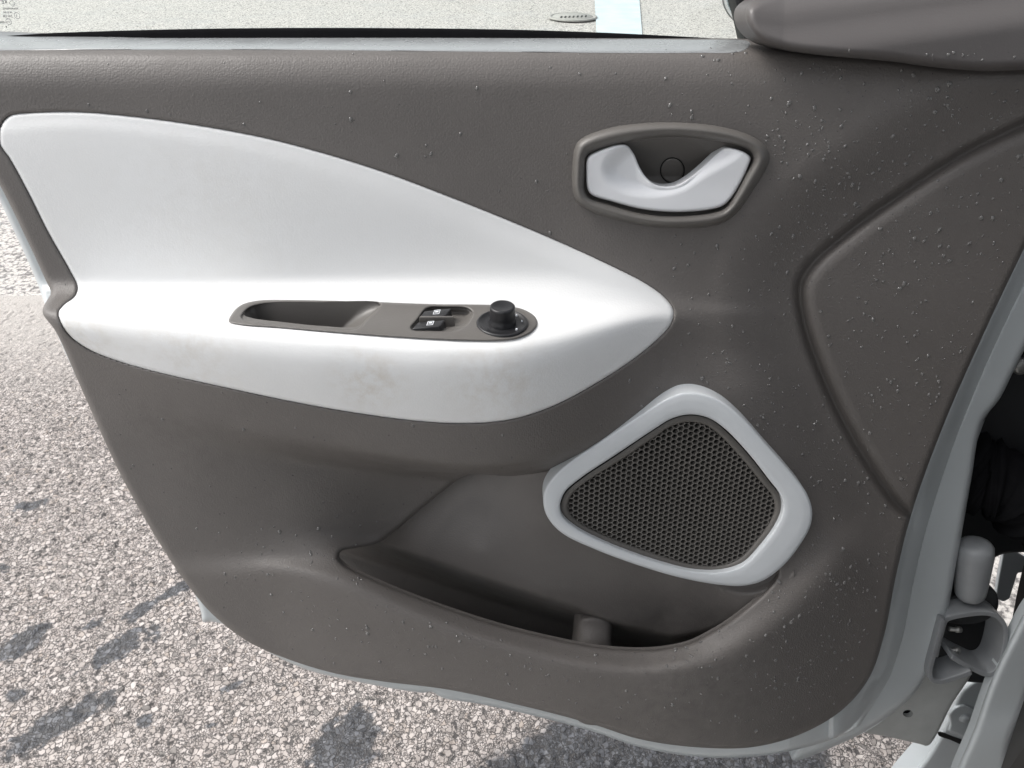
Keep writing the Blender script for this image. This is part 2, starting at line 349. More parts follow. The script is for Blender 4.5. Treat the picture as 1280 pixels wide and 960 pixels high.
def far_ground():
    m, t, b = mat_new('asphalt_far'); co = nd(t, 'ShaderNodeTexCoord').outputs['Object']
    vo = nd(t, 'ShaderNodeTexVoronoi'); vo.inputs['Scale'].default_value = 75; t.links.new(co, vo.inputs['Vector'])
    f = noise(t, co, 160, 4, 0.65); g = noise(t, co, 2.2, 7, 0.7, 0.6)
    c = ramp(t, vmath(t, 'ADD', vmath(t, 'MULTIPLY', vo.outputs['Distance'], 0.5), vmath(t, 'MULTIPLY', f, 0.6)),
             [(0.3, (0.70, 0.67, 0.63)), (0.52, (0.58, 0.55, 0.52)), (0.70, (0.18, 0.17, 0.165))])
    c = mixc(t, ramp(t, g, [(0.5, (0, 0, 0)), (0.72, (0.45, 0.45, 0.45))]), c, (0.40, 0.405, 0.41))
    t.links.new(c, b.inputs['Base Color']); b.inputs['Roughness'].default_value = 0.7
    bp = nd(t, 'ShaderNodeBump'); bp.inputs['Strength'].default_value = 0.8; bp.inputs['Distance'].default_value = 0.006
    t.links.new(f, bp.inputs['Height']); t.links.new(bp.outputs[0], b.inputs['Normal'])
    s = 150
    o = mesh_from('ground', [(-s, -s, -.012), (s, -s, -.012), (s, s, -.012), (-s, s, -.012)], [(0, 1, 2, 3)], m, None, base=False)
    tag(o, kind='structure', label='pale sunlit asphalt yard stretching away beyond the window')
    # faded painted stripe seen through the window
    q = [ground_pt(746, 46), ground_pt(803, 46), ground_pt(796, -40), ground_pt(741, -40)]
    pm = plain('faded_blue_paint', (0.55, 0.63, 0.67), 0.6, var=0.30, scale=5)
    o = mesh_from('road_marking', [(p.x, p.y, 0.001) for p in q], [(0, 1, 2, 3)], pm, None, base=False)
    tag(o, kind='structure', label='faded pale blue stripe painted on the ground beyond the window')
far_ground()
def drain():
    c = ground_pt(716, 22); k = c.y / FPX * 1.0; d = (c - camo.location).length / FPX
    R = 27 * d; bm = bmesh.new(); seg = 40
    prof = [(R, 0.0), (R, .012), (R * .90, .014), (R * .88, .006), (R * .84, .006), (R * .82, .013), (0.0, .013)]
    rings = []
    for (r, z) in prof[:-1]: rings.append([bm.verts.new((r * math.cos(2 * math.pi * i / seg), r * math.sin(2 * math.pi * i / seg), z)) for i in range(seg)])
    for a, b in zip(rings, rings[1:]):
        for i in range(seg): bm.faces.new((a[i], a[(i + 1) % seg], b[(i + 1) % seg], b[i]))
    bm.faces.new(rings[-1])
    me = bpy.data.meshes.new('manhole_cover'); bm.to_mesh(me); o = link('manhole_cover', me, plain('worn_iron', (0.36, 0.35, 0.33), 0.55, var=0.3, scale=14), None)
    o.location = (c.x, c.y, 0.0); tag(o, label='round iron manhole cover with slots, seen through the window', category='manhole cover')
    mk = plain('slot_dark', (0.03, 0.03, 0.03), 0.9)
    for i in range(7):
        x = (-.52 + i * .17) * R; y = -.30 * R + .03 * R * i
        V = [(x - .04 * R, y - .2 * R, .0135), (x + .03 * R, y - .2 * R, .0135), (x + .09 * R, y + .2 * R, .0135), (x + .02 * R, y + .2 * R, .0135)]
        V += [(a, b, .0165) for a, b, _ in V]
        s = mesh_from('slot', V, [(4, 5, 6, 7), (0, 1, 5, 4), (1, 2, 6, 5), (2, 3, 7, 6), (3, 0, 4, 7)], mk, o, smooth=False, base=False)
drain()

# ------------------------------------------------------------------ the door's moulded form, as a depth field
GX = np.arange(-320.0, 1700.0, 4.0); GY = np.arange(30.0, 1060.0, 2.0)
def tab(*p):
    p = np.array(p, float); v = np.interp(GX, p[:, 0], p[:, 1]); k = 7
    vp = np.pad(v, k, mode='edge'); return np.convolve(vp, np.ones(2 * k + 1) / (2 * k + 1), 'valid')
c_ = lambda v: tab((0, v), (1, v))
yT = tab((-300, 165), (-40, 150), (0, 146), (60, 140), (120, 141), (200, 150), (300, 165), (400, 190), (500, 222), (600, 261), (700, 303), (760, 330), (800, 348), (830, 362), (870, 378), (960, 385), (1100, 385))
yJ = tab((-300, 348), (60, 348), (200, 350), (450, 345), (600, 342), (680, 342), (740, 350), (790, 362), (830, 374), (870, 386), (960, 396), (1100, 400))
yS = tab((-300, 370), (60, 368), (200, 374), (450, 376), (600, 378), (680, 376), (740, 374), (790, 376), (830, 384), (870, 394), (960, 410), (1100, 415))
yE = tab((-300, 392), (60, 392), (120, 396), (200, 406), (300, 420), (400, 430), (500, 438), (600, 441), (650, 437), (700, 428), (760, 412), (800, 400), (830, 396), (870, 402), (960, 420), (1100, 430))
yF = yE + tab((0, 14), (400, 22), (600, 22), (760, 18), (830, 10), (900, 10))
yB = tab((-300, 425), (60, 425), (110, 440), (200, 468), (300, 490), (400, 509), (500, 524), (590, 530), (640, 526), (700, 506), (760, 474), (800, 449), (830, 425), (870, 425), (960, 440), (1100, 450))
yL = tab((-300, 470), (80, 470), (150, 495), (240, 520), (320, 540), (400, 555), (520, 581), (600, 590), (650, 586), (700, 574), (740, 556), (800, 522), (850, 485), (900, 465), (960, 460), (1100, 470))
y9 = yL + tab((80, 40), (240, 34), (400, 26), (520, 10), (620, 8), (700, 8), (800, 15), (900, 30))
y10 = tab((-300, 560), (150, 570), (240, 620), (320, 640), (400, 655), (470, 665), (560, 660), (700, 640), (850, 620), (950, 610), (1050, 600), (1200, 590))
yP = tab((-300, 690), (300, 690), (340, 690), (425, 700), (520, 746), (620, 781), (720, 805), (800, 812), (860, 803), (910, 773), (960, 736), (1010, 692), (1060, 645), (1120, 625))
yC = tab((-300, 722), (300, 722), (340, 712), (425, 735), (560, 792), (700, 834), (800, 848), (900, 834), (990, 776), (1040, 712), (1065, 672), (1120, 650))
hJ = tab((-300, .018), (60, .021), (300, .022), (680, .023), (760, .025), (830, .026), (900, .025), (1100, .022))
hS = tab((-300, .032), (60, .032), (200, .037), (450, .040), (600, .041), (700, .038), (780, .032), (840, .029), (900, .025), (1100, .022))
hE = tab((-300, .060), (60, .064), (120, .074), (200, .086), (300, .096), (400, .101), (550, .101), (640, .096), (700, .082), (760, .062), (800, .046), (840, .031), (900, .0255), (1100, .022))
hB = hE - tab((0, .004), (400, .006), (600, .006), (760, .003), (840, 0))
hL = tab((-300, .050), (80, .056), (150, .064), (240, .074), (400, .084), (520, .084), (600, .082), (680, .070), (740, .054), (800, .044), (850, .034), (920, .028), (1100, .023))
h9 = tab((-300, .048), (80, .052), (150, .058), (240, .062), (320, .056), (400, .042), (460, .032), (520, .016), (600, .008), (680, .025), (740, .035), (800, .038), (850, .036), (950, .031), (1100, .023))
h10 = tab((-300, .05), (150, .054), (240, .056), (320, .052), (400, .044), (440, .030), (480, .012), (560, .004), (690, .022), (780, .036), (850, .040), (950, .038), (1050, .030), (1100, .024), (1300, .020))
hP = tab((-300, .054), (240, .056), (340, .056), (425, .060), (560, .064), (720, .066), (860, .064), (930, .056), (980, .046), (1040, .036), (1120, .026))
hC = tab((-300, .056), (240, .060), (340, .068), (425, .080), (560, .088), (720, .090), (860, .088), (930, .080), (980, .066), (1040, .046), (1120, .028))
KY = [c_(36), c_(47), c_(62), c_(72), c_(112), yT, yT + tab((0, 20), (700, 20), (800, 8), (860, 4)), yJ, yS, yE, yF, yB, yL, y9, y10, yP, yC, yC + 60, c_(1050)]
KH = [c_(-.075), c_(-.060), c_(-.006), c_(.003), c_(.012), tab((0, .012), (700, .014), (840, .022), (900, .021)), tab((0, .0155), (600, .0165), (780, .023), (860, .023)),
      hJ, hS, hE, hE + tab((0, .003), (700, .003), (830, 0)), hB, hL, h9, h10, hP, hC, hC - .003, hC - .024]
KY = np.array(KY); KH = np.array(KH)
KY = np.maximum.accumulate(KY + np.arange(len(KY))[:, None] * 1e-3, 0)
for i in range(1, len(KY)): KY[i] = np.maximum(KY[i], KY[i - 1] + 2.0)
def pchip(x, y, q):
    h = np.diff(x); d = np.diff(y) / h; m = np.zeros_like(y)
    s = (d[:-1] * d[1:]) > 0; w1 = 2 * h[1:] + h[:-1]; w2 = h[1:] + 2 * h[:-1]
    with np.errstate(divide='ignore', invalid='ignore'): mm = (w1 + w2) / (w1 / d[:-1] + w2 / d[1:])
    m[1:-1] = np.where(s, mm, 0); m[0] = d[0]; m[-1] = d[-1]
    i = np.clip(np.searchsorted(x, q) - 1, 0, len(x) - 2); t = np.clip((q - x[i]) / h[i], 0, 1)
    return (2*t**3 - 3*t**2 + 1) * y[i] + (t**3 - 2*t**2 + t) * h[i] * m[i] + (-2*t**3 + 3*t**2) * y[i+1] + (t**3 - t**2) * h[i] * m[i+1]
HT = np.stack([pchip(KY[:, i], KH[:, i], GY) for i in range(len(GX))], 1)
def blur(a, k, axis):
    p = [(0, 0), (0, 0)]; p[axis] = (k, k); b = np.pad(a, p, mode='edge'); c = np.cumsum(b, axis)
    z = np.zeros_like(np.take(c, [0], axis)); c = np.concatenate([z, c], axis); n = a.shape[axis]
    return (np.take(c, np.arange(2*k+1, 2*k+1+n), axis) - np.take(c, np.arange(n), axis)) / (2*k+1)
HT = blur(blur(HT, 2, 0), 2, 0); HT = blur(blur(HT, 4, 1), 4, 1)
def hb(px, py):
    u = np.clip((np.asarray(px, float) - GX[0]) / 4, 0, len(GX) - 1.001); v = np.clip((np.asarray(py, float) - GY[0]) / 2, 0, len(GY) - 1.001)
    i = u.astype(int); j = v.astype(int); f = u - i; g = v - j
    return (HT[j, i] * (1 - f) + HT[j, i+1] * f) * (1 - g) + (HT[j+1, i] * (1 - f) + HT[j+1, i+1] * f) * g

# traced outlines (photo pixels)
C_insert = curve([(0,180),(1,158),(12,145),(40,141),(100,140),(170,146),(250,157),(330,172),(400,190),(480,215),(560,245),(640,277),(710,307),(770,335),(810,356),(833,374),(842,389),(839,404),(825,421),(790,450),(740,482),(690,508),(640,524),(590,529),(530,527),(450,517),(370,503),(280,484),(200,466),(150,452),(112,437),(88,420),(76,403),(73,391),(80,381),(93,371),(97,360),(86,336),(60,290),(35,240),(12,198)])
C_panel = curve([(-140,47),(200,46),(600,46),(900,48),(1000,50),(1200,52),(1420,54),(1400,90),(1340,190),(1278,315),(1232,412),(1182,525),(1140,640),(1120,720),(1105,795),(1086,848),(1052,888),(1000,918),(940,934),(870,934),(800,924),(740,905),(660,884),(560,862),(480,852),(420,842),(360,824),(310,802),(268,770),(235,732),(200,680),(150,592),(100,482),(70,415),(53,390),(57,378),(64,366),(58,352),(30,292),(0,232),(-50,150),(-100,80)], sp=4)
C_ftrim_hole = curve([(1520,60),(1420,100),(1340,130),(1280,155),(1200,195),(1130,240),(1060,290),(1012,333),(1000,358),(1003,395),(1020,450),(1052,522),(1092,590),(1132,640),(1180,660),(1300,500),(1420,300)])
C_ftrim = curve([(1400,112),(1340,136),(1284,160),(1204,201),(1134,246),(1065,296),(1019,337),(1007,360),(1010,394),(1027,448),(1058,518),(1097,585),(1134,630),(1142,628),(1184,522),(1234,409),(1280,312),(1340,190),(1385,110)])
C_pocket = curve([(584,594),(640,595),(690,588),(725,578),(752,602),(765,640),(810,688),(880,706),(965,700),(972,716),(960,735),(938,755),(911,776),(890,789),(862,803),(830,810),(800,812),(760,810),(720,804),(620,780),(520,746),(455,719),(432,707),(423,697),(427,689),(445,685),(472,679),(526,636),(556,612)])
C_ring = curve([(855,490),(880,492),(905,503),(930,524),(960,558),(990,592),(1008,616),(1015,637),(1013,657),(1000,681),(980,706),(955,725),(930,732),(900,731),(850,722),(790,704),(740,685),(705,668),(688,652),(680,635),(680,615),(690,597),(710,578),(750,551),(800,518),(832,498)])
C_ringin = curve([(862,518),(885,522),(905,535),(935,566),(960,598),(976,620),(978,638),(970,658),(950,685),(930,705),(905,714),(870,714),(820,702),(760,680),(720,660),(703,645),(700,632),(706,615),(725,598),(770,568),(815,538),(840,523)])
C_bez = curve([(720,180),(730,171),(760,160),(800,154),(850,153),(900,158),(940,170),(957,183),(962,196),(957,212),(940,240),(922,265),(905,278),(880,284),(820,284),(780,277),(740,265),(722,254),(716,240),(715,210)])
C_bezin = curve([(733,196),(738,191),(770,181),(800,175),(840,171),(880,174),(920,181),(937,189),(941,198),(932,217),(919,242),(907,259),(893,265),(840,270),(800,266),(760,255),(737,247),(731,238),(731,215)])
C_lever = curve([(735,197),(748,189),(774,181),(784,182),(792,192),(800,210),(808,222),(818,230),(832,233),(846,231),(862,222),(880,207),(895,193),(906,185),(918,186),(932,191),(938,197),(936,206),(925,230),(911,251),(902,258),(880,263),(840,265),(800,261),(765,252),(740,244),(735,238),(733,215)], sp=2)
C_sw = curve([(286,402),(290,392),(300,382),(320,376),(370,375),(450,377),(540,380),(630,382),(655,387),(669,396),(672,405),(665,415),(648,423),(625,426),(580,426),(500,422),(420,416),(350,410),(300,406)], sp=2)
C_cup = curve([(302,397),(309,387),(325,381),(400,379),(475,381),(470,388),(458,399),(446,411),(400,411),(350,406),(312,401)], sp=2)
C_swrec = curve([(514,411),(522,400),(534,386),(560,384.5),(584,386),(590,391),(588,398),(580,407),(566,412.5),(540,413.5)], sp=2)
C_mirror = curve([(932,22),(933,10),(942,0),(960,-8),(1010,-22),(1100,-60),(1200,-110),(1420,-200),(1480,40),(1420,78),(1300,86),(1230,88.5),(1180,85),(1120,77),(1040,70),(985,62),(955,52),(942,42),(935,32)])

def h_panel(px, py):
    h = hb(px, py)
    d, _, _ = dist(px, py, C_ftrim_hole)
    m = 1 - sstep(-6, 120, d); flat = 0.023 - 0.00002 * (px - 1000); up = sstep(75, 110, py)
    h = h * (1 - m * up) + flat * m * up
    h = h - 0.019 * (1 - sstep(0, 105, d)) + 0.004 * sstep(3, 22, -d) - 0.0105 * np.exp(-(d / 5.6) ** 2)
    d, _, _ = dist(px, py, C_insert); h = h - 0.010 * sstep(0.5, -2.0, d) if False else h - 0.010 * (1 - sstep(-2.5, 0.3, d)) - 0.0006 * (1 - sstep(0, 2.0, np.abs(d)))
    d, _, _ = dist(px, py, C_mirror); h = h - 0.002 * (1 - sstep(0, 5, np.abs(d)))
    return h
C_cuphole = curve([(294,401),(302,385),(322,378.5),(400,377.5),(520,381),(560,383),(588,384),(594,391),(592,400),(580,411),(560,415),(516,415),(446,413.5),(400,412.5),(350,408),(306,404.5)], sp=2)
C_spk = (C_ring - C_ring.mean(0)) * .93 + C_ring.mean(0)
panel = relief('trim_panel', C_panel, h_panel, M_grey, door, holes=[C_pocket, C_cuphole, C_bezin, C_spk], step=2.5, skirt=0.003, fillet=(7, .006), hfillet=(5, .006))
insert = relief('armrest_insert', C_insert, hb, M_white, door, holes=[C_cuphole], step=2.5, skirt=0.006, fillet=(4, .0022), hfillet=(1, .001))
# pocket behind the armrest
PB = np.array([(580,590,-.014),(470,680,-.014),(525,636,-.014),(640,592,.004),(690,590,.026),(680,640,.026),(720,690,.027),(780,715,.030),(850,730,.034),(900,740,.038),(955,735,.046),(930,765,.046),(885,782,.022),(600,690,.024),(540,690,.004),(680,740,.030),(760,780,.022),(820,720,.030),(830,770,.012),(600,800,.02),(450,740,.0),(800,850,.02),(440,680,-.012),(1000,700,.05),(740,560,.03),(600,560,-.014),(400,800,-.01)])
dm = np.hypot(PB[:, None, 0] - PB[None, :, 0], PB[:, None, 1] - PB[None, :, 1]); wts = np.linalg.solve(dm + np.eye(len(PB)) * -12.0, PB[:, 2] - .012)
def h_pocket(px, py):
    h = np.full(np.shape(px), .012)
    for (x, y, _), q in zip(PB, wts): h = h + q * np.sqrt((px - x) ** 2 + (py - y) ** 2 + 30.0)
    yl = np.interp(px, [420, 520, 620, 720, 800, 860, 910, 960], [700, 746, 780, 804, 812, 803, 772, 735])
    dr, _, _ = dist(px, py, C_ring); h = np.minimum(h, .036 + .02 * sstep(-4, 30, dr))
    yd = np.interp(px, [420, 475, 600, 720, 760, 840, 880, 960], [664, 681, 722, 760, 777, 797, 790, 760])
    h = h - 0.100 * sstep(-3, 26, py - yd)
    return np.minimum(h, 0.05) + (0.058 - np.minimum(h, .05)) * sstep(72, 88, py - yl)
C_pback = curve([(575,570),(660,575),(740,560),(800,600),(900,690),(985,690),(990,740),(960,800),(900,880),(800,902),(720,892),(620,866),(520,834),(440,800),(400,740),(410,680),(450,660),(510,630)], sp=5)
pocket = relief('map_pocket', C_pback, h_pocket, M_grey, door, step=3, skirt=0.0)
C_div = curve([(722,900),(720,800),(723,778),(732,769),(745,766),(758,769),(764,779),(764,800),(766,900)], sp=3)
def h_div(px, py): return 0.008 + 0.012 * np.sqrt(np.clip(1 - ((px - 743) / 25) ** 2, 0, 1)) - 0.012 * (1 - sstep(760, 776, py)) + .016 * sstep(770, 815, py)
relief('pocket_divider', C_div, h_div, M_grey, door, step=2, skirt=0.03, fillet=(5, .004))

# speaker
HS = 0.052
def h_ring(px, py):
    d, _, _ = dist(px, py, C_ring); e, _, _ = dist(px, py, C_ringin)
    return HS + 0.0008 * sstep(0, 12, -d) - 0.0008 * (1 - sstep(0, 8, e))
relief('speaker_surround', C_ring, h_ring, M_ring, door, holes=[C_ringin], step=1.75, skirt=0.016, fillet=(3, .0028), hfillet=(2, .0018))
def make_grille():
    h0 = HS - 0.007
    C_rim = curve([(862,519),(885,523),(904,536),(934,567),(959,599),(975,621),(977,638),(969,657),(949,684),(929,704),(905,713),(870,713),(820,701),(760,679),(721,659),(704,644),(701,632),(707,616),(726,599),(771,569),(815,539),(840,524)])
    c = C_rim.mean(0); P3 = un(C_rim[:, 0], C_rim[:, 1], h0); poly = P3[:, [0, 2]]
    s = 0.0052; a = s / math.sqrt(3)
    lo, hi = poly.min(0), poly.max(0); V = []; Fc = []
    dome = lambda x, z: h0
    n_in = 0; ri = a * 0.83
    cols = int((hi[0] - lo[0]) / (1.5 * a)) + 2; rows = int((hi[1] - lo[1]) / s) + 2
    cx = []; 
    for i in range(cols):
        for j in range(rows):
            cx.append((lo[0] + i * 1.5 * a, lo[1] + (j + 0.5 * (i % 2)) * s, i, j))
    cx = np.array(cx); sd, _, _ = dist(cx[:, 0], cx[:, 1], poly); cells = cx[sd < -0.0048]
    ang = [math.pi / 3 * k for k in range(6)]
    filled = []
    for x, z, i, j in cells:
        b = len(V)
        for r, dy in ((a, 0.0), (ri, 0.0), (ri * .92, 0.005)):
            for t in ang: V.append((x + r * math.cos(t), -h0 + dy, z + r * math.sin(t)))
        for k in range(6):
            k2 = (k + 1) % 6
            Fc.append((b + k, b + k2, b + 6 + k2, b + 6 + k)); Fc.append((b + 6 + k, b + 6 + k2, b + 12 + k2, b + 12 + k))
        # stiffening ribs moulded behind some cells
        big = (round(i) % 9 == 4) or ((round(j) * 2 + round(i)) % 22 == 5 and (round(i) // 5) % 2 == 0)
        if big: filled.append(b)
    for b in filled: Fc.append(tuple(b + 12 + k for k in range(6)))
    g = mesh_from('speaker_grille', V, Fc, M_grille, door, smooth=False)
    # solid rim round the honeycomb
    inn = []; cc = poly.mean(0)
    for p in poly: d = p - cc; L = np.linalg.norm(d); inn.append(p - d / L * 0.0062)
    V2 = [(p[0], -h0 - 0.0005, p[1]) for p in poly] + [(p[0], -h0 - 0.0022, p[1]) for p in (poly * .5 + np.array(inn) * .5)] + [(p[0], -h0 - 0.0004, p[1]) for p in inn] + [(p[0], -h0 + 0.004, p[1]) for p in inn]
    n = len(poly); F2 = [(r * n + k, r * n + (k + 1) % n, (r + 1) * n + (k + 1) % n, (r + 1) * n + k) for r in range(3) for k in range(n)]
    mesh_from('grille_rim', V2, F2, M_grille, g)
    back = relief('speaker_cone', C_ring * .96 + C_ring.mean(0) * .04, lambda x, y: np.full(np.shape(x), HS - .016), M_void, g, step=8, skirt=0)
make_grille()

# inner door handle
HB = float(hb(np.array([840.]), np.array([220.]))[0])
def h_bez(px, py):
    e, _, _ = dist(px, py, C_bezin); d, _, _ = dist(px, py, C_bez); t = np.clip(e / np.maximum(e - d, 1e-3), 0, 1)
    return hb(px, py) + 0.0015 + 0.0075 * np.sin(np.pi * np.clip(t, 0, 1)) ** 0.8
hbez = relief('handle_bezel', C_bez, h_bez, M_smooth, door, holes=[C_bezin], step=1.5, skirt=0.006, fillet=(2, .002), hfillet=(2, .002))
def h_rec(px, py):
    e, _, _ = dist(px, py, C_bezin); return hb(px, py) - 0.003 - 0.024 * np.sqrt(1 - (1 - sstep(0, 75, -e)) ** 2)
C_recout = (C_bezin - C_bezin.mean(0)) * 1.02 + C_bezin.mean(0)
rec = relief('handle_recess', C_recout, h_rec, M_smooth, hbez, step=2.0, skirt=0)
th = np.linspace(0, 2 * np.pi, 40, endpoint=False)
relief('screw_cap', np.stack([840.5 + 14.4 * np.cos(th), 213 + 15.2 * np.sin(th)], -1), lambda x, y: h_rec(x, y) + 0.0012, M_smooth, hbez, step=1.2, skirt=0.004, fillet=(1.5, .0012))
relief('cap_gap', np.stack([840.5 + 15.6 * np.cos(th), 213 + 16.4 * np.sin(th)], -1), lambda x, y: h_rec(x, y) + 0.0005, M_void, hbez, step=1.2, skirt=0)
C_scoop = curve([(752,200),(770,180),(800,165),(815,200),(822,224),(850,225),(900,170),(930,190),(880,225),(850,243),(810,249),(775,243),(756,230),(750,215)], sp=2)
def h_lev(px, py):
    d, _, _ = dist(px, py, C_scoop); return hb(px, py) + 0.004 + 0.002 * sstep(240, 180, py) - 0.0075 * sstep(0, 24, -d)
relief('handle_lever', C_lever, h_lev, M_gloss, hbez, step=1.25, skirt=0.012, fillet=(3.5, .003))

# armrest switch plate with grab cup
def h_sw(px, py):
    d, _, _ = dist(px, py, C_sw); e, _, _ = dist(px, py, C_swrec)
    return hb(px, py) + 0.003
def frame(px, py):
    """point on the armrest top with its tangents and normal"""
    g = lambda a, b: un(np.array(a), np.array(b), h_sw(np.array([a]), np.array([b]))[0])
    p = g(px, py); tx = g(px + 6., py) - g(px - 6., py); ty = g(px, py - 3.) - g(px, py + 3.)
    tx = Vector(tx).normalized(); n = tx.cross(Vector(ty)).normalized(); ty = n.cross(tx).normalized()
    if n.z < 0: n = -n
    return Vector(p), tx, ty, n
plate = relief('switch_plate', C_sw, h_sw, M_smooth, door, holes=[C_cup, C_swrec], step=1.25, skirt=0.006, fillet=(2.5, .003), hfillet=(2.5, .004))
def h_cup(px, py):
    top = hb(px, np.full(np.shape(px), 381.0)) + 0.001
    r = sstep(478, 440, px) if False else sstep(440, 482, px + (py - 395) * 0.9)
    l = 1 - sstep(300, 322, px)
    deep = top - 0.002
    return deep + (hb(px, py) - .002 - deep) * np.clip(r * .95 + l * .9, 0, 1)
C_cupb = (C_cup - C_cup.mean(0)) * np.array([1.03, 1.12]) + C_cup.mean(0)
relief('grab_cup', C_cupb, h_cup, M_smooth, plate, step=1.5, skirt=0)
def h_swr(px, py):
    e, _, _ = dist(px, py, C_swrec); return hb(px, py) - 0.002 - 0.007 * sstep(0, 7, -e)
relief('switch_recess', (C_swrec - C_swrec.mean(0)) * 1.04 + C_swrec.mean(0), h_swr, M_smooth, plate, step=1.25, skirt=0)
def block(name, px, py, sx, sy, z0, z1, mat, parent, tilt=0.0, shear=0.0, taper=.86, bev=.0012):
    p, tx, ty, n = frame(px, py); bm = bmesh.new(); v = []
    for z, k in ((z0, 1.0), (z1, taper)):
        for a, b in ((-1, -1), (1, -1), (1, 1), (-1, 1)):
            q = p + tx * (a * sx * k + b * shear * sy) + ty * (b * sy * k) + n * (z + (a * tilt * sx if z == z1 else 0)); v.append(bm.verts.new(q))
    for f in ((0, 3, 2, 1), (4, 5, 6, 7), (0, 1, 5, 4), (1, 2, 6, 5), (2, 3, 7, 6), (3, 0, 4, 7)): bm.faces.new([v[i] for i in f])
    bmesh.ops.bevel(bm, geom=bm.edges[:], offset=bev, segments=3, affect='EDGES', profile=.6)
    me = bpy.data.meshes.new(name); bm.to_mesh(me); bm.free(); me.transform(Matrix.Translation(-Vector(BASE.tolist())))
    return link(name, me, mat, parent)
for (px, py) in ((544, 392.5), (536, 406.5)):
    sw = block('window_switch', px, py, .0120, .0058, -.010, .0010, M_black, door, tilt=.10, shear=.30)
    p, tx, ty, n = frame(px + 2, py - .5); V = []; Fc = []
    def strip(x0, y0, x1, y1):
        b = len(V)
        for z in (0.0, .0003):
            for x, y in ((x0, y0), (x1, y0), (x1, y1), (x0, y1)): V.append(p + tx * (x + .15 * y) + ty * y + n * (z + .00125 + x * .10))
        Fc.extend([(b+4, b+5, b+6, b+7), (b, b+1, b+5, b+4), (b+1, b+2, b+6, b+5), (b+2, b+3, b+7, b+6), (b+3, b, b+4, b+7)])
    m_ = .001
    strip(-.0024, -.0030, .0024, -.0024); strip(-.0024, .0024, .0024, .0030); strip(-.0024, -.0024, -.0019, .0024); strip(.0019, -.0024, .0024, .0024); strip(-.0012, -.0006, .0012, .0014)
    mesh_from('window_symbol', [tuple(q) for q in V], Fc, M_mark, sw, smooth=False)
block('switch_bridge', 546, 399.6, .0135, .0010, -.006, .0028, M_smooth, plate, shear=.2, taper=.95, bev=.0006)
def lathe(name, px, py, prof, mat, parent, seg=48, knurl=None, off=(0, 0)):
    p, tx, ty, n = frame(px, py); p = p + tx * off[0] + ty * off[1]; V = []; Fc = []
    for i, (r, z) in enumerate(prof):
        for k in range(seg):
            a = 2 * math.pi * k / seg; rr = r * (1 + (.035 if knurl and knurl[0] <= i <= knurl[1] and (k + i) % 2 else 0))
            V.append(p + tx * (rr * math.cos(a)) + ty * (rr * math.sin(a)) + n * z)
    for i in range(len(prof) - 1):
        for k in range(seg): Fc.append((i*seg + k, i*seg + (k+1) % seg, (i+1)*seg + (k+1) % seg, (i+1)*seg + k))
    Fc.append(tuple((len(prof) - 1) * seg + k for k in range(seg)))
    return mesh_from(name, [tuple(q) for q in V], Fc, mat, parent)
dial = lathe('mirror_dial', 628, 404, [(.0196, -.004), (.0196, .0006), (.0190, .0013), (.0178, .0014), (.0172, .0006), (.012, .0004), (.0, .0004)], M_black, door)
kn = [(.0104, 0), (.0104, .002), (.0094, .004), (.0092, .0055), (.0092, .0068), (.0092, .0081), (.0092, .0094), (.0092, .0107), (.0092, .0118), (.0096, .0128), (.0094, .0142), (.0086, .0150), (.0070, .0146), (.0035, .0138), (.0005, .0136)]
lathe('mirror_knob', 628, 404, kn, M_black, dial, seg=60, knurl=(3, 8))
for (a, r) in ((-45, .0008), (42, .0008), (5, .0006)):
    lathe('position_mark', 628, 404, [(r, .0), (r, .0016), (r * .6, .0018), (.00005, .0018)], M_mark, dial, seg=12, off=(.0148 * math.cos(rad(a)), .0148 * math.sin(rad(a))))

M_belt = grained('glare_pale_plastic', (0.30, 0.31, 0.315), (0.28, 0.29, 0.295), 0.26, 0.03, spec=0.9)  # paler than the panel: sky glare on its top ledge is in the colour
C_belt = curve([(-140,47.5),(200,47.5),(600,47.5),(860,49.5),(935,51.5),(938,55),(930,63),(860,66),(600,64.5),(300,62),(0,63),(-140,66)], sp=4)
relief('belt_glare_strip', C_belt, lambda x, y: hb(x, y) + .0012, M_belt, door, step=1.5, skirt=.003, fillet=(1.5, .001))
# ------------------------------------------------------------------ mirror corner trim, belt seal, window, shell
def h_mir(px, py):
    yl = np.interp(px, [930, 980, 1060, 1160, 1300, 1480], [18, 24, 14, 0, -20, -50])      # edge between its top and its front
    return 0.024 + 0.010 * sstep(0, 60, py - yl) - 0.055 * sstep(8, -90, py - yl) if False else 0.020 + 0.012 * sstep(-4, 55, py - yl) - 0.060 * (1 - sstep(-110, 6, py - yl))
M_mtrim = grained('mirror_trim_plastic', (.112, .103, .101), (.104, .096, .094), .46, .08)
relief('mirror_trim', C_mirror, h_mir, M_mtrim, door, step=2.5, skirt=0.03, fillet=(12, .012))
C_seal = curve([(-160,60),(-160,48),(0,45.0),(60,41.5),(200,37),(330,35),(480,35),(640,37),(760,41),(860,46),(925,50),(960,52),(960,62),(480,62)], sp=4)
relief('belt_seal', C_seal, lambda x, y: np.full(np.shape(x), -.058) - .00022 * np.maximum(48 - y, 0), M_seal, door, step=2, skirt=0.012, fillet=(4, .003))
HG = -0.082
def quad(name, pts, h, mat, parent, thick=.003):
    P = [un(x, y, h) for x, y in pts]; n = len(P); V = P + [p + np.array((0, thick, 0)) for p in P]
    return mesh_from(name, V, [tuple(range(n)), tuple(range(2*n-1, n-1, -1))] + [(i, n + i, n + (i+1) % n, (i+1) % n) for i in range(n)], mat, parent, smooth=False)
glass = quad('window_glass', [(-420, 60), (1000, 60), (880, -420), (-300, -420)], HG, M_glass, door)
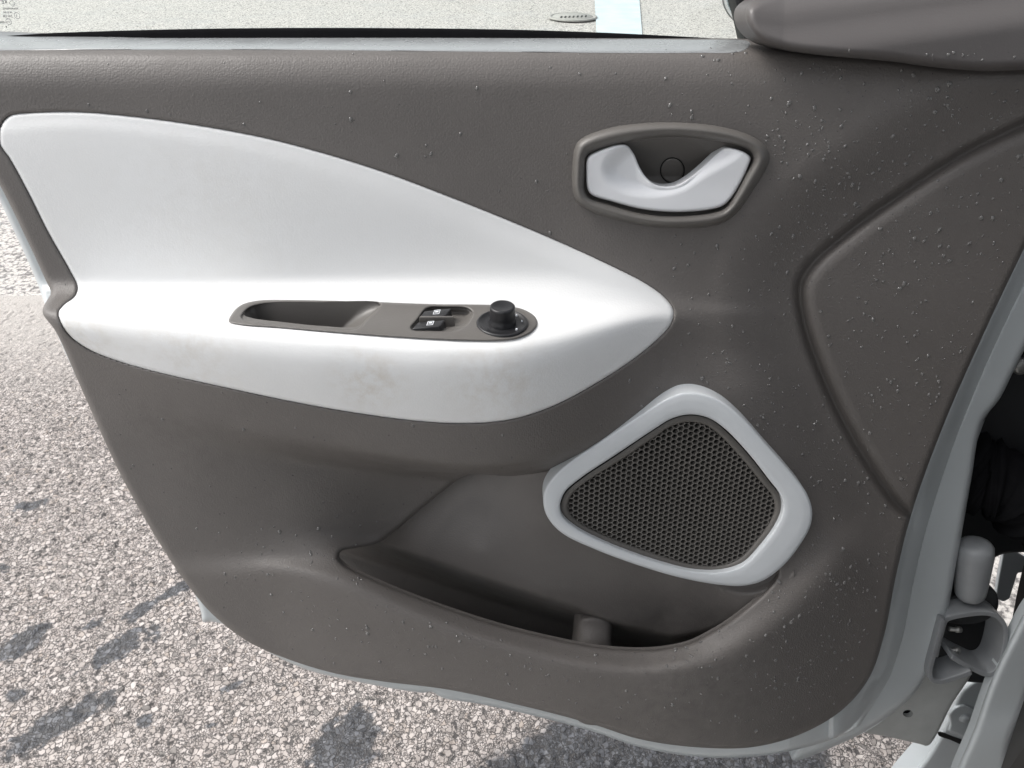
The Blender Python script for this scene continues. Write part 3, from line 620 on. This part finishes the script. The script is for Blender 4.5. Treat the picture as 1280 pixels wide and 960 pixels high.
relief('window_channel', curve([(934,62),(930,48),(925,25),(920,5),(914,-20),(890,-140),(870,-330),(1000,-330),(990,-60),(985,62)], sp=6), lambda x, y: np.full(np.shape(x), HG + .006), M_rubber, door, step=4, skirt=.02, fillet=(4, .004))
mirror = relief('door_mirror', curve([(906,-40),(907,0),(912,14),(922,26),(936,34),(990,30),(1060,-20),(1100,-120),(930,-120)], sp=3), lambda x, y: np.full(np.shape(x), -.11), plain('mirror_shell', (0.03, 0.04, 0.045), .3), door, step=3, skirt=.012, fillet=(10, .012))
relief('mirror_rim', curve([(906,-50),(907,0),(912,14),(922,26),(938,35),(938,30),(926,21),(917,10),(913,0),(912,-50)], sp=2), lambda x, y: np.full(np.shape(x), -.1005), plain('chrome_rim', (.7, .73, .76), .15, metal=.8), mirror, step=1.2, skirt=.006, fillet=(2, .003))
def etched(text, px, py, size, parent):
    cu = bpy.data.curves.new('glass_text', 'FONT'); cu.body = text; cu.size = size; cu.extrude = 0.0001; cu.align_x = 'LEFT'
    ob = bpy.data.objects.new('glass_text', cu); S.collection.objects.link(ob); dg = bpy.context.evaluated_depsgraph_get()
    me = bpy.data.meshes.new_from_object(ob.evaluated_get(dg)); bpy.data.objects.remove(ob)
    p = un(px, py, HG + .0008) - BASE
    me.transform(Matrix.Translation(Vector(p)) @ Matrix(((-1, 0, 0, 0), (0, 0, -1, 0), (0, 1, 0, 0), (0, 0, 0, 1))))
    return link('glass_marking', me, M_etch, parent, smooth=False)
for tx_, x, y, s_ in (('KE', 9.5, 4.5, .0040), ('RENAUMIERES', 23, 12, .0020), ('M 32 AS2', 15, 16.5, .0018), ('ZAS 230', 16, 21.5, .0022), ('0000', 6, 29, .0022)): etched(tx_, x, y, s_, glass)
def ring(px, py, r, w, parent, seg=24, n=None):
    p = un(px, py, HG + .0008); V = []; k_ = n or seg
    for rr in (r, r - w):
        for y in (0, -.0002):
            for i in range(k_): V.append((p[0] + rr * math.cos(2*math.pi*i/k_), p[1] + y, p[2] + rr * math.sin(2*math.pi*i/k_)))
    Fc = [(k_ + i, k_ + (i+1) % k_, 3*k_ + (i+1) % k_, 3*k_ + i) for i in range(k_)]
    mesh_from('glass_marking', V, Fc, M_etch, parent, smooth=False)
ring(21.5, 19.5, .0024, .0003, glass); ring(11, 27, .0024, .0003, glass); ring(15.5, 4, .0026, .0004, glass, n=4); ring(8, 33.5, .0006, .0005, glass)
etched('1', 22.3, 21.5, .0028, glass); etched('CC', 13, 28.5, .002, glass)

# painted steel shell of the door
C_shell = curve([(-260,58),(300,58),(1000,60),(1430,62),(1420,160),(1345,300),(1300,382),(1262,452),(1236,512),(1212,580),(1196,640),(1180,712),(1165,785),(1142,842),(1105,884),(1055,918),(1000,936),(940,946),(870,946),(800,934),(740,914),(660,893),(600,880),(552,872),(540,865),(528,866),(430,849),(380,836),(330,812),(284,782),(262,777),(254,778),(251,764),(240,735),(215,690),(150,580),(90,460),(58,385),(45,350),(18,290),(-10,235),(-80,140),(-180,80)], sp=4)
def h_shell(px, py):
    d, _, _ = dist(px, py, C_panel); out = np.maximum(d, 0)
    right = sstep(1040, 1100, px)
    lo = sstep(820, 850, py) * (1 - right)
    edge = np.interp(py, [0, 300, 450, 640, 800, 950], [20, 20, 19, 24, 24, 22])
    hr = -0.016 - 0.020 * np.clip(out / edge, 0, 1) ** 1.4 - 0.020 * sstep(0, 1, (out - edge) / 5)
    hl = 0.012 + 0 * px
    base = hl * (1 - right) + hr * right
    return np.where(py < 330, np.minimum(base, 0.0), base) * np.where(px < 400, 1, 1) - 0.0 * lo
def h_shell2(px, py):
    h = h_shell(px, py); inside, _, _ = dist(px, py, C_panel)
    hp = np.where((px < 700) & (py > 330), 0.020, 0.0)
    low = hb(px, np.clip(py, 60, 960)) - .030
    return np.where(px < 1040, np.minimum(np.maximum(low, -.03), .022), h - 0.0) - 0.02 * sstep(2, 10, -inside)
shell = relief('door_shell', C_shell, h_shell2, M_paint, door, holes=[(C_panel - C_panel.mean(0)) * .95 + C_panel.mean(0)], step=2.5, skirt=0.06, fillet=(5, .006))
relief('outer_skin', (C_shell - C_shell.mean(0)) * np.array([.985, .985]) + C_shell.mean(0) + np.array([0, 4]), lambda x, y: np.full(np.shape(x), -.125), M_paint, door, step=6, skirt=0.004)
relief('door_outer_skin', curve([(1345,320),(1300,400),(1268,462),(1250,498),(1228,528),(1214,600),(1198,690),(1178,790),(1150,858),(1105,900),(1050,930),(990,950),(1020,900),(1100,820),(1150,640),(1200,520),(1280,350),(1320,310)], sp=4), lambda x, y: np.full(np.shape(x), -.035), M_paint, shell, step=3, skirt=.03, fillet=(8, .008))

# ------------------------------------------------------------------ car body right of the door
def slab(name, pts, h, mat, parent, skirt=.01, fil=(3, .003), step=2.5, smooth=True, hole=(), dh=None):
    c = curve(pts, sp=3) if smooth else np.array([p for a, b in zip(pts, pts[1:] + pts[:1]) for p in np.linspace(a, b, 8, endpoint=False)])
    return relief(name, c, dh or (lambda x, y: np.full(np.shape(x), h)), mat, parent, holes=hole, step=step, skirt=skirt, fillet=fil)
M_dark = plain('shade_black_panel', (0.02, 0.021, 0.023), .6, var=.2)  # near-black colour stands in for the deep shade in the door gap
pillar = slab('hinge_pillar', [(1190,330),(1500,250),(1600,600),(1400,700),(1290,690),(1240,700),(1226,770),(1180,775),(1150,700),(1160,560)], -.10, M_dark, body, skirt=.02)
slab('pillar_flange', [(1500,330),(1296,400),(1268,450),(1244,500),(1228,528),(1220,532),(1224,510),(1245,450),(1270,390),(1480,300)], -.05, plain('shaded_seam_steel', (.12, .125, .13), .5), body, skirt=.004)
# wiring gaiter
def tube(name, pts, radii, mat, parent, seg=20):
    V = []; Fc = []; P = [Vector(p) for p in pts]
    for i, p in enumerate(P):
        d = (P[min(i+1, len(P)-1)] - P[max(i-1, 0)]).normalized(); a = d.cross(Vector((0, 1, .2))).normalized(); b = d.cross(a)
        for k in range(seg): V.append(p + (a * math.cos(2*math.pi*k/seg) + b * math.sin(2*math.pi*k/seg)) * radii[i])
    for i in range(len(P) - 1):
        for k in range(seg): Fc.append((i*seg+k, i*seg+(k+1) % seg, (i+1)*seg+(k+1) % seg, (i+1)*seg+k))
    Fc.append(tuple(range(seg))[::-1]); Fc.append(tuple((len(P)-1)*seg+k for k in range(seg)))
    return mesh_from(name, [tuple(v) for v in V], Fc, mat, parent)
n = 53
path = [un(1185 + 150 * t, 570 + 84 * t + 8 * math.sin(t * 9), -.10 + .05 * t) for t in np.linspace(0, 1, n)]
tube('wiring_gaiter', path, [.038 + (.0022 if i % 4 in (1, 2) else 0) + .004 * math.sin(i * .7) + .003 * math.sin(i * 1.9) for i in range(n)], M_seal, body)
# hinge: barrel, bracket plates
ax0, ax1 = un(1220, 678, -.045), un(1212, 747, -.045)
prof = [(0, .010), (.03, .0150), (.08, .0176), (.20, .0184), (.8, .0160), (.92, .0150), (.98, .0125), (1, .006)]
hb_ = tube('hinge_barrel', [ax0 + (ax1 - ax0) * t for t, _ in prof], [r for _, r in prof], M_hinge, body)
def strap(name, pts, w, h0, depth, mat, parent):
    c = curve(pts, closed=False, sp=3); t = np.gradient(c, axis=0); t /= np.linalg.norm(t, axis=1)[:, None]; nn = np.stack([-t[:, 1], t[:, 0]], -1)
    A, B = c + nn * w / 2, c - nn * w / 2; n = len(c)
    F0 = un(A[:, 0], A[:, 1], h0); F1 = un(B[:, 0], B[:, 1], h0); B0 = F0 + np.array((0, depth, 0)); B1 = F1 + np.array((0, depth, 0))
    V = np.concatenate([F0, F1, B1, B0]); Fc = [(r*n+i, r*n+i+1, ((r+1) % 4)*n+i+1, ((r+1) % 4)*n+i) for r in range(4) for i in range(n-1)] + [(0, n, 2*n, 3*n), (n-1, 4*n-1, 3*n-1, 2*n-1)]
    o = mesh_from(name, V, Fc, mat, parent, smooth=False); md = o.modifiers.new('bevel', 'BEVEL'); md.width = .0012; md.segments = 2; md.limit_method = 'ANGLE'; return o
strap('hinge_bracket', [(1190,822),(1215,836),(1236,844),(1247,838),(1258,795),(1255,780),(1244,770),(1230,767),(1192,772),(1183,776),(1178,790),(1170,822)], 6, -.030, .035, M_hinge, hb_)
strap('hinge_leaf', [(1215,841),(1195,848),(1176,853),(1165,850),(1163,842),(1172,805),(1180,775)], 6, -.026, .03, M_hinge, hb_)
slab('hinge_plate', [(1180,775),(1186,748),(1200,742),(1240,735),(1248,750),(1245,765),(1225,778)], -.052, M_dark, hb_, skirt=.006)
for (x, y) in ((1192, 786), (1190, 812)):
    a, b = un(x - 6, y, -.045), un(x + 9, y + 1, -.045); tube('hinge_pin', [a, a + (b - a) * .6, a + (b - a) * .62, b], [.0026, .0026, .0038, .0034], M_bolt, hb_, seg=12)
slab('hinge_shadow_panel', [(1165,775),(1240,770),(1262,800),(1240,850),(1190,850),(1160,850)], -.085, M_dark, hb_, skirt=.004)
# sill plate with its drain hole, sill, fender edge
hole = np.stack([1135 + 6.5 * np.cos(th), 892 + 4.6 * np.sin(th)], -1)
slab('sill_plate', [(1040,900),(1100,880),(1160,840),(1215,835),(1190,880),(1160,932),(1150,930),(1110,921),(1070,914),(1045,908)], -.075, M_zinc, body, skirt=.006, hole=(hole,), step=1.5)
slab('drain_hole', [(1112,872),(1160,872),(1160,915),(1112,915)], -.086, M_void, body, skirt=.002, step=2)
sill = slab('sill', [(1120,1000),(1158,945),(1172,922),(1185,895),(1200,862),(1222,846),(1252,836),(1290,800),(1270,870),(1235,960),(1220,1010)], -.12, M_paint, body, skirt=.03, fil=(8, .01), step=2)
slab('sill_joint', [(1174,916),(1190,921),(1208,929),(1207,932),(1188,925),(1173,919)], -.1185, M_void, sill, skirt=.002, fil=(0, 0), step=1)
bt = slab('sill_tab', [(1188,905),(1187,892),(1195,884),(1205,881),(1222,888),(1229,886),(1222,905),(1212,925),(1200,920),(1186,914)], -.117, M_paint, sill, skirt=.003, fil=(2, .002), step=1.5)
a = un(1206, 898, -.1165); tube('bolt', [a + np.array((0, .002, 0)), a, a + np.array((0, -.002, 0)), a + np.array((0, -.0035, 0)), a + np.array((0, -.0036, 0))], [.0075, .0075, .0062, .0045, .001], M_paint, sill, seg=20)
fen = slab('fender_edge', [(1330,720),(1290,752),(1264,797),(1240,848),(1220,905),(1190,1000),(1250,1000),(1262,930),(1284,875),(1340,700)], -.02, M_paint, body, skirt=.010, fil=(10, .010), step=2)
slab('fender_liner', [(1285,872),(1263,930),(1246,1000),(1420,1000),(1420,700),(1340,700)], -.035, M_rubber, body, skirt=.05, step=4)
slab('outer_fender', [(1256,680),(1283,697),(1300,720),(1282,715),(1272,716),(1262,748),(1255,752),(1244,748),(1248,722)], -.14, M_paint, body, skirt=.004, fil=(1, .001), step=1.5, smooth=False)
a = un(1273, 456, -.085); tube('pillar_bolt', [a, a + np.array((0, -.006, 0)), a + np.array((0, -.009, 0))], [.0085, .0085, .005], M_bolt, body, seg=16)

# the rest of the car, standing to the right of and behind the viewpoint: it shades this corner
CO, CR, CI = Vector((.66, .04, 0)), Vector((-.66, -.75, 0)), Vector((.75, -.66, 0))
INV = (Matrix.Translation(TOP) @ ROT).inverted()
def car_block(name, pts, mat, thick, bev=.02):
    """a bevelled slab through four corners given as (rearward, inward, up)"""
    W = [CO + CR * a + CI * b + Vector((0, 0, c)) for a, b, c in pts]; n = (W[1] - W[0]).cross(W[3] - W[0]).normalized() * thick
    bm = bmesh.new(); v = [bm.verts.new(INV @ q) for q in W + [q + n for q in W]]
    for f in ((0, 1, 2, 3), (7, 6, 5, 4), (0, 4, 5, 1), (1, 5, 6, 2), (2, 6, 7, 3), (3, 7, 4, 0)): bm.faces.new([v[k] for k in f])
    bmesh.ops.recalc_face_normals(bm, faces=bm.faces[:]); bmesh.ops.bevel(bm, geom=bm.edges[:], offset=bev, segments=3, affect='EDGES')
    me = bpy.data.meshes.new(name); bm.to_mesh(me); bm.free(); me.transform(Matrix.Translation(-Vector(BASE.tolist()))); return link(name, me, mat, body)
M_trimd = plain('dark_cabin_trim', (.035, .034, .033), .6)
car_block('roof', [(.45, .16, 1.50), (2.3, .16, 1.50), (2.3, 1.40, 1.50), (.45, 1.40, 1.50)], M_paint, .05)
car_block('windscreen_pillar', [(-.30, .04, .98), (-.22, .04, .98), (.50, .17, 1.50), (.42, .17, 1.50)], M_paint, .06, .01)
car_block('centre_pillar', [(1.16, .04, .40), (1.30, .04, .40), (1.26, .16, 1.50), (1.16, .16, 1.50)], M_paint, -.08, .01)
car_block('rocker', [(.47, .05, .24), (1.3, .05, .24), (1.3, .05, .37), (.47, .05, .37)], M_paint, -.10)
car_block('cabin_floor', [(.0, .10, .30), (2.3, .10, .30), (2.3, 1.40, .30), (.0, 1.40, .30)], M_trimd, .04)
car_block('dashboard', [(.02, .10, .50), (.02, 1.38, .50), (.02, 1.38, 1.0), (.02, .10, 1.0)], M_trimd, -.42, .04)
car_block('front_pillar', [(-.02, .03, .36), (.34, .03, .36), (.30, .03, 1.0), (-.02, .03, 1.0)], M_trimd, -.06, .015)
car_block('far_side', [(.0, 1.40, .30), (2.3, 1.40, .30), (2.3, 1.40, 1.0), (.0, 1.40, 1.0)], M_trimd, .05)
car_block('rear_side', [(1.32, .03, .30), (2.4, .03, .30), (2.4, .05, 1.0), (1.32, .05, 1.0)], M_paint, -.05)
car_block('seat_cushion', [(.50, .26, .45), (1.02, .26, .42), (1.02, .76, .42), (.50, .76, .45)], M_trimd, .14, .05)
car_block('seat_back', [(1.00, .26, .52), (1.18, .26, 1.14), (1.18, .76, 1.14), (1.00, .76, .52)], M_trimd, .13, .05)

# ------------------------------------------------------------------ rain drops
def drops():
    V = []; Fc = []
    seg = 8; rings = [(1.0, 0.0), (.86, .38), (.52, .66), (0.0, .76)]
    N = 27000; PX = RNG.uniform(60, 1290, N); PY = RNG.uniform(60, 930, N)
    dp, _, _ = dist(PX, PY, C_panel); ok = dp < -12
    for c in (C_bez, C_pocket): d, _, _ = dist(PX, PY, c); ok &= d > 4
    dr, _, _ = dist(PX, PY, C_ring); dri, _, _ = dist(PX, PY, C_ringin); onring = (dr < -4) & (dri > 4); ok &= (dr > 4) | onring
    di, _, _ = dist(PX, PY, C_insert); inw = di < 0; ok &= (np.abs(di) > 5)
    fth, _, _ = dist(PX, PY, C_ftrim_hole); ok &= np.abs(fth) > 7
    dm_, _, _ = dist(PX, PY, C_mirror); onm = dm_ < -8; ok &= np.abs(dm_) > 6
    dens = 0.04 + 0.40 * sstep(780, 1000, PX) + 0.26 * sstep(560, 760, PY) * sstep(150, 400, PX)
    dens = np.where(inw, 0, dens); dens = np.where(PY < 130, dens * .6, dens); dens = np.where(onring, 0, dens)
    clump = np.sin(PX * .031 + 1.3 * np.sin(PY * .027)) * np.sin(PY * .037 + PX * .011); dens = dens * (0.75 + .5 * clump)
    ok &= RNG.random(N) < dens
    K = np.nonzero(ok)[0]; x3 = np.stack([PX[K], PX[K] + 2, PX[K]], 1); y3 = np.stack([PY[K], PY[K], PY[K] + 2], 1)
    hh = np.where(inw[K][:, None], hb(x3, y3), h_panel(x3, y3))
    hh = np.where(onring[K][:, None], h_ring(x3, y3), hh); hh = np.where(onm[K][:, None], h_mir(x3, y3), hh)
    P3 = un(x3, y3, hh)
    for P in P3:
        n = Vector(np.cross(P[2] - P[0], P[1] - P[0])).normalized()
        if n.y > 0: n = -n
        r = float(np.clip(RNG.lognormal(math.log(.00070), .50), .00032, .0021))
        a = n.cross(Vector((0, 0, 1))).normalized(); b = n.cross(a); p = Vector(P[0]); st = RNG.uniform(1, 1.35); b0 = len(V); ph = RNG.uniform(0, 6)
        for q, z in rings[:-1]:
            for k in range(seg):
                t = 2 * math.pi * k / seg; wob = 1 + .16 * math.sin(2 * t + ph) + .08 * math.sin(3 * t + 2 * ph)
                V.append(p + a * (r * q * wob * math.cos(t)) + b * (r * q * wob * st * math.sin(t)) + n * (r * z * .9 - .0001))
        V.append(p + n * r * .70)
        for g in range(2):
            for k in range(seg): Fc.append((b0+g*seg+k, b0+g*seg+(k+1) % seg, b0+(g+1)*seg+(k+1) % seg, b0+(g+1)*seg+k))
        for k in range(seg): Fc.append((b0+2*seg+k, b0+2*seg+(k+1) % seg, b0+3*seg))
    o = mesh_from('rain_drops', [tuple(v) for v in V], Fc, M_water, door)
    tag(o, kind='stuff', label='small clear rain drops beaded on the trim')
drops()
